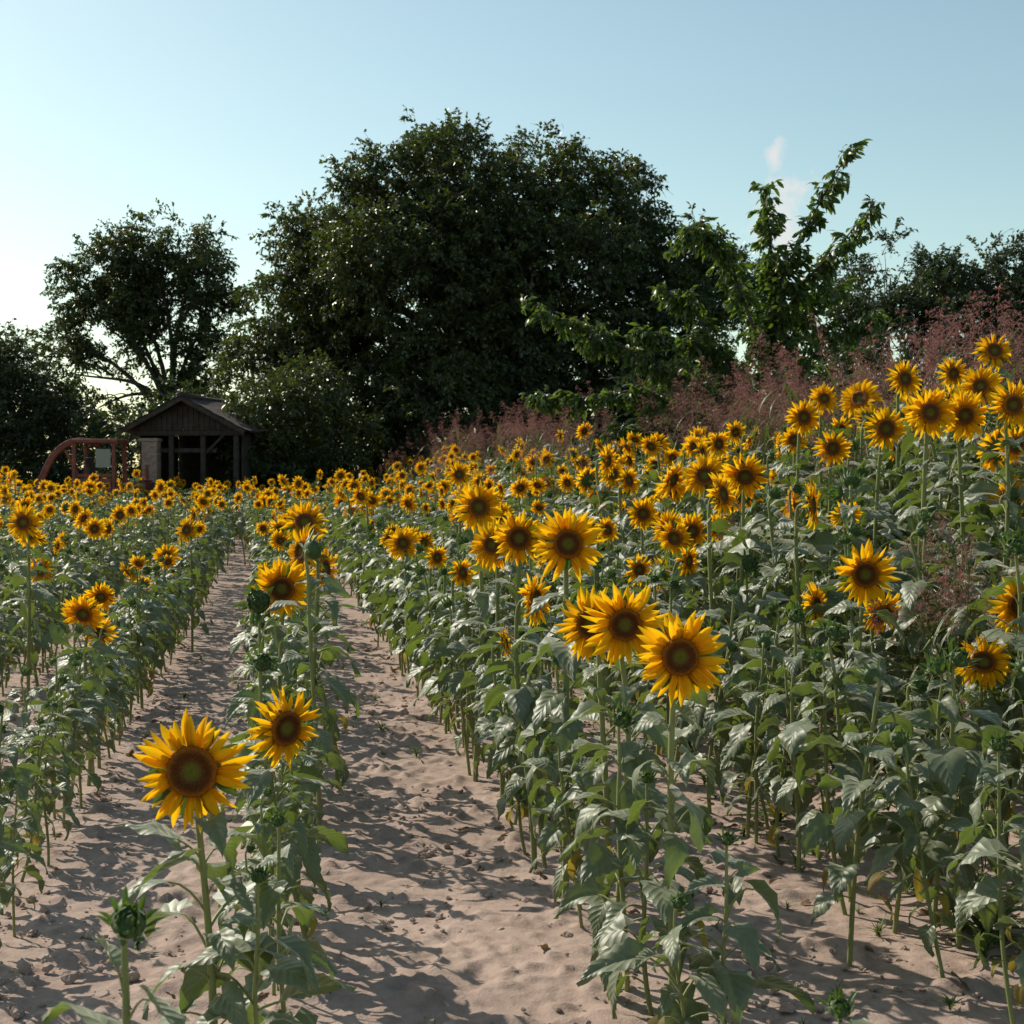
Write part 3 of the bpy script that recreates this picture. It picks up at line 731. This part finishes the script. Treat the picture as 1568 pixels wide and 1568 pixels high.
# cherry tree
mb = MB(); r = np.random.default_rng(99)
base = np.array([3.95, 22., float(terr(3.95, 22))-.05])
BR = [[(3.95, 0.5), (3.9, 2.4), (3.98, 3.6), (3.9, 4.9), (3.80, 6.0)],
      [(3.95, 3.6), (4.05, 4.7), (4.48, 5.6), (4.92, 6.45)], [(4.0, 3.6), (4.3, 4.5), (4.85, 5.05), (5.4, 5.75)],
      [(3.9, 3.0), (3.5, 4.1), (3.1, 4.9), (2.6, 5.25), (2.3, 4.9)], [(3.9, 2.2), (3.1, 2.9), (2.1, 3.4), (1.14, 3.85), (.15, 4.3)],
      [(3.9, 1.8), (3.0, 2.5), (2.0, 3.0), (1.1, 2.85), (.35, 2.9)], [(4.0, 2.6), (4.6, 3.6), (5.5, 4.1)], [(3.8, 2.4), (3.2, 3.3), (2.75, 4.2), (2.25, 4.55)],
      [(3.9, 3.4), (3.7, 4.2), (3.4, 4.9)], [(3.9, 1.9), (2.9, 2.2), (2.2, 2.4), (1.5, 2.3)], [(4., 2.), (4.7, 2.9), (5.3, 3.2)], [(3.9, 2.6), (3.3, 3.3), (2.4, 3.75), (1.9, 3.85)],
      [(3.95, 3.2), (4.3, 3.9), (4.7, 4.5), (5.1, 4.6)]]
P = []; Rt_ = []
def shoot(pts, dens, r0, f0=.2):
    n_ = len(pts)
    mb.tube(pts-base, np.linspace(r0, .006, n_), 6, 0)
    seg = np.linalg.norm(np.diff(pts, axis=0), axis=1).sum()
    for q in range(max(2, int(seg*dens))):
        f = r.uniform(f0, 1.)*(n_-1); i = min(int(f), n_-2); p0 = pts[i]+(pts[i+1]-pts[i])*(f-i)
        dd = (pts[i+1]-pts[i]); dd /= np.linalg.norm(dd)
        d_ = dd*.6+r.normal(0, .6, 3); d_ /= np.linalg.norm(d_)
        P.append(p0+r.normal(0, .025, 3)); Rt_.append((r.normal(0, .3), -math.asin(d_[2]), math.atan2(d_[1], d_[0])))
for bi, br in enumerate(BR):
    yy = r.normal(0, .6)
    k = len(br); pts = np.array([[x, 22+yy*(i/(k-1))**1.2, z] for i, (x, z) in enumerate(br)])
    t = np.linspace(0, k-1, 24); pts = np.stack([np.interp(t, np.arange(k), pts[:, j]) for j in range(3)], -1)
    for _ in range(3): pts[1:-1] = (pts[:-2]+2*pts[1:-1]+pts[2:])/4
    shoot(pts, 28, .07 if bi == 0 else .032, .3 if bi < 3 else .15)
    Lb = np.linalg.norm(pts[-1]-pts[0])
    for s_ in range(int(Lb*(2.6 if bi < 3 else 3.8))):
        f = r.uniform(.1, .7 if bi < 3 else .85); i = int(f*23); dd = pts[i+1]-pts[i]; dd /= np.linalg.norm(dd)
        d_ = dd*.9+r.normal(0, .5, 3); d_[2] += .15; d_ /= np.linalg.norm(d_); Ls = r.uniform(.25, .7)*(1.2-f*.8)
        tt = np.linspace(0, 1, 7)[:, None]
        shoot(pts[i]+d_*Ls*tt+np.array([0, 0, 1.])*(-.12*Ls*tt**2), 21, .012, .1)
ct = link('cherry_tree', mb.mesh('cherry_tree', [M_bark]), base)
scatter('foliage', C_tw3, np.array(P)-base, Rt_, r.uniform(.75, 1.15, len(P)), r.integers(0, 8, len(P)), ct, real=True)

# ------------------------------------------------------------ shed (gable end towards the field)
M_wood = simplemat('weathered_wood', (.022, .016, .014), (.055, .042, .034), 6, .9, .6, 30, .01)
M_tile = simplemat('roof_tiles', (.035, .022, .02), (.075, .048, .040), 7, .95, .5, 30, .02)
m, nt = newmat('old_brick'); M_brick = m
tc = N(nt, 'ShaderNodeTexCoord').outputs['Object']
mp = N(nt, 'ShaderNodeMapping'); mp.inputs['Rotation'].default_value = (pi/2, 0, 0); nt.links.new(tc, mp.inputs[0])
bk = N(nt, 'ShaderNodeTexBrick'); bk.inputs['Scale'].default_value = 4.; nt.links.new(mp.outputs[0], bk.inputs[0])
bk.inputs['Color1'].default_value = (.26, .16, .12, 1); bk.inputs['Color2'].default_value = (.38, .27, .23, 1); bk.inputs['Mortar'].default_value = (.22, .2, .18, 1)
p = N(nt, 'ShaderNodeBsdfPrincipled'); nt.links.new(bk.outputs[0], p.inputs[0]); p.inputs['Roughness'].default_value = .9
o = N(nt, 'ShaderNodeOutputMaterial'); nt.links.new(p.outputs[0], o.inputs[0])
gz = float(terr(-9, 42))
shed = link('wooden_shed', None, (-8.8, 42, gz)); shed.rotation_euler = (0, 0, -.1)
def part(name, fn, mats, bevel=.012, parent=shed, smooth=False):
    mb = MB(); fn(mb); o = link(name, mb.mesh(name, mats, smooth), (0, 0, 0), parent)
    if bevel:
        b = o.modifiers.new('b', 'BEVEL'); b.width = bevel; b.segments = 2; b.limit_method = 'ANGLE'
    return o
sr = np.random.default_rng(4)
HW = 1.45; EZ = 2.85; RZ = 3.62
def f_back(mb):
    x = -HW+.07
    while x < HW: mb.box((x, 2.0, (EZ+(RZ-EZ)*(1-abs(x)/HW))/2-.05), (.150, .03, EZ+(RZ-EZ)*(1-abs(x)/HW)-.1)); x += .152
def f_side(mb):
    for sx in (-HW, HW):
        y = -1.2
        while y < 1.95: mb.box((sx, y, 1.35), (.03, .150, 2.65+sr.uniform(-.05, .05))); y += .152
def f_pill(mb): mb.box((-1.02, -1.62, 1.22), (.44, .36, 2.44))
def f_cap(mb): mb.box((-1.02, -1.62, 2.49), (.52, .42, .09))
def f_fr(mb):
    for x in (-.45, .45, HW-.07): mb.box((x, -1.6, 1.3), (.13, .13, 2.6))
    mb.box((0, -1.6, 2.68), (2*HW+.3, .14, .15)); mb.box((0, -1.6, 3.1), (.1, .1, .7))
    for sgn in (-1, 1):
        a = math.atan2(RZ-EZ, HW); mb.box((sgn*HW/2, -1.6, (EZ+RZ)/2-.1), (math.hypot(HW, RZ-EZ), .1, .13), (0, sgn*a, 0))
    mb.box((-.05, -1.5, 2.2), (1.7, .05, .12)); mb.box((.75, -1.58, 2.35), (.07, .07, .75), (0, .8, 0))
def f_gable(mb):
    x = -HW+.07
    while x < HW:
        h = (RZ-EZ)*(1-abs(x)/HW)
        if h > .1 : mb.box((x, -1.70, 2.75+h/2), (.142, .025, h))
        x += .152
def f_roof(mb):
    ny, nx = 70, 16
    y = np.linspace(-2.15, 2.3, ny); t = np.linspace(0, 1, nx)
    T, Yy = np.meshgrid(t, y)
    for sgn in (-1, 1):
        for off in (0, -.045):
            Xx = sgn*(HW+.32)*T; Zz = RZ+.08-T*(RZ-EZ)*(HW+.32)/HW+.03*((T*9) % 1)*-1+.022*np.abs(np.sin(Yy*14))+.035*np.sin(Yy*1.4)+off
            mb.grid(np.stack([Xx, Yy, Zz], -1))
def f_ridge(mb): mb.tube([(0, -2.17, RZ+.1), (0, 0, RZ+.06), (0, 2.32, RZ+.1)], .08, 8, cap=True)
def f_fascia(mb):
    a = math.atan2(RZ-EZ, HW)
    for sgn in (-1, 1): mb.box((sgn*(HW+.3)/2, -2.13, (EZ+RZ)/2-.09), ((HW+.32)/math.cos(a), .03, .13), (0, sgn*a, 0))
part('back_wall', f_back, [M_wood], .004); part('side_walls', f_side, [M_wood], .004); part('brick_pillar', f_pill, [M_brick]); part('pillar_cap', f_cap, [M_brick]); part('timber_frame', f_fr, [M_wood]); part('gable_boards', f_gable, [M_wood])
part('tiled_roof', f_roof, [M_tile], 0, smooth=True); part('ridge', f_ridge, [M_tile], 0, smooth=True); part('fascia_boards', f_fascia, [M_wood])
def f_junk(mb):
    for i in range(14): mb.box((sr.uniform(-.2, .4), sr.uniform(.2, 1.2), .12+.09*i*.5), (1.6, .12, .06), (0, 0, sr.normal(0, .2)))
part('stacked_planks', f_junk, [M_wood])

# ------------------------------------------------------------ rusty excavator
M_red = simplemat('rusty_red_paint', (.15, .03, .022), (.22, .07, .045), 5, .7, .3, 30, .005)
M_blk = simplemat('rubber', (.02, .02, .02), (.05, .045, .04), 8, .8, .4)
m, nt = newmat('cab_glass'); M_gl = m
p = N(nt, 'ShaderNodeBsdfPrincipled'); p.inputs['Base Color'].default_value = (.35, .38, .36, 1); p.inputs['Roughness'].default_value = .15; p.inputs['Transmission Weight'].default_value = .5
b = N(nt, 'ShaderNodeBump'); b.inputs['Strength'].default_value = .2; nt.links.new(noise(nt, 3), b.inputs['Height']); nt.links.new(b.outputs[0], p.inputs['Normal'])
o = N(nt, 'ShaderNodeOutputMaterial'); nt.links.new(p.outputs[0], o.inputs[0])
gz = float(terr(-11, 40))
ex = link('rusty_excavator', None, (-11.35, 40.0, gz))
def f_boom(mb):
    P = bez(np.array([.1, 0, 2.35]), np.array([-.7, 0, 2.65]), np.array([-1.25, 0, 2.35]), np.array([-1.6, 0, 1.1]), 14)
    for i in range(13):
        c = (P[i]+P[i+1])/2; d = P[i+1]-P[i]; L = np.linalg.norm(d); mb.box(c, (L*1.08, .15, .16), (0, -math.atan2(d[2], d[0]), 0))
    mb.box((-1.68, 0, .75), (.16, .16, .9), (0, .12, 0))
    mb.tube([(-.5, .0, 1.5), (-.85, 0, 2.2)], .05, 8, cap=True)
def f_cab(mb):
    for x in (-.45, .62):
        for y in (-.55, .55): mb.box((x, y, 1.6), (.1, .1, 1.6))
    mb.box((.085, 0, 2.44), (1.3, 1.3, .1)); mb.box((.085, -.55, 1.5), (.96, .05, .1)); mb.box((.085, 0, .86), (1.3, 1.25, .14))
    mb.box((.085, -.56, 1.17), (.96, .04, .5))
def f_glass(mb): mb.box((.33, -.56, 1.97), (.40, .012, .5))
def f_seat(mb): mb.box((.0, .1, 1.35), (.5, .5, .15)); mb.box((-.2, .1, 1.7), (.12, .5, .6), (0, -.15, 0))
def f_body(mb):
    mb.box((1.1, 0, 1.05), (.8, 1.3, .55)); mb.box((.3, 0, .6), (2.2, 1., .3)); mb.box((1.1, 0, 1.36), (.65, 1.0, .06))
    mb.tube([(1.3, .3, 1.3), (1.3, .3, 1.8)], .045, 8, cap=True)
def f_wheels(mb):
    for x in (-.5, 1.15):
        for y in (-.72, .72):
            mb.tube([(x, y-.16, .45), (x, y-.12, .45), (x, y+.12, .45), (x, y+.16, .45)], [.38, .46, .46, .38], 22, cap=True)
def f_bucket(mb):
    a = np.linspace(-.3, 3., 9); Pp = np.stack([-1.72-.26*np.cos(a), 0*a, .36-.26*np.sin(a)], -1)
    mb.grid(np.stack([Pp+[0, -.3, 0], Pp+[0, .3, 0]], 1))
part('boom', f_boom, [M_red], .02, ex); part('cab_frame', f_cab, [M_red], .02, ex); part('cab_windows', f_glass, [M_gl], 0, ex); part('seat', f_seat, [M_blk], .03, ex)
part('body', f_body, [M_red], .05, ex); part('wheels', f_wheels, [M_blk], .02, ex); part('bucket', f_bucket, [M_red], 0, ex)

# ------------------------------------------------------------ sky, sun
nt = W0.node_tree; nt.nodes.clear()
sky = N(nt, 'ShaderNodeTexSky', sky_type='NISHITA'); sky.sun_disc = False
sky.sun_elevation = SUN_EL; sky.sun_rotation = SUN_AZ; sky.altitude = 100; sky.air_density = 1.0; sky.dust_density = .9; sky.ozone_density = 1.0
tcg = N(nt, 'ShaderNodeTexCoord').outputs['Generated']
def ellipse(cx, cz, rx, rz):
    mp = N(nt, 'ShaderNodeMapping'); nt.links.new(tcg, mp.inputs[0])
    mp.inputs['Location'].default_value = (-cx/rx, 0, -cz/rz); mp.inputs['Scale'].default_value = (1/rx, 0, 1/rz)
    ln = N(nt, 'ShaderNodeVectorMath', operation='LENGTH'); nt.links.new(mp.outputs[0], ln.inputs[0])
    return math_(nt, 'SUBTRACT', 1.0, ln.outputs['Value'])
e = math_(nt, 'MAXIMUM', ellipse(.172, .213, .008, .016), ellipse(.178, .170, .020, .040))
nz = noise(nt, 60, tcg, 4, .6)
sp = N(nt, 'ShaderNodeSeparateXYZ'); nt.links.new(tcg, sp.inputs[0])
e = math_(nt, 'ADD', e, math_(nt, 'MULTIPLY', math_(nt, 'SUBTRACT', nz, .52), 2.6))
e = math_(nt, 'MULTIPLY', ramp(nt, e, [(0.05, (0, 0, 0)), (.85, (1, 1, 1))]), math_(nt, 'GREATER_THAN', sp.outputs[1], 0))
clamp = math_(nt, 'MULTIPLY', e, .7)
tint = mixc(nt, 1.0, sky.outputs[0], (1.36, 1.40, 1.13), 'MULTIPLY')
col = mixc(nt, clamp, tint, (7.6, 7.1, 6.8))
bg = N(nt, 'ShaderNodeBackground'); nt.links.new(col, bg.inputs[0]); bg.inputs[1].default_value = .115
o = N(nt, 'ShaderNodeOutputWorld'); nt.links.new(bg.outputs[0], o.inputs[0])
sl = bpy.data.lights.new('sun', 'SUN'); sl.energy = 5.0; sl.angle = math.radians(.5); sl.color = (1, .92, .78)
so = link('sun', sl, (0, 0, 20))
v = Vector((math.sin(SUN_AZ)*math.cos(SUN_EL), math.cos(SUN_AZ)*math.cos(SUN_EL), math.sin(SUN_EL)))
so.rotation_euler = v.to_track_quat('Z', 'Y').to_euler()

# ------------------------------------------------------------ camera
cd = bpy.data.cameras.new('camera'); cd.sensor_width = 56; cd.lens = 80; cd.clip_end = 5000; cd.clip_start = .05
cd.dof.use_dof = True; cd.dof.focus_distance = 6.5; cd.dof.aperture_fstop = 18
co = link('camera', cd, (0, 0, 1.6)); co.rotation_euler = (math.radians(90-1.25), 0, 0)
S.camera = co
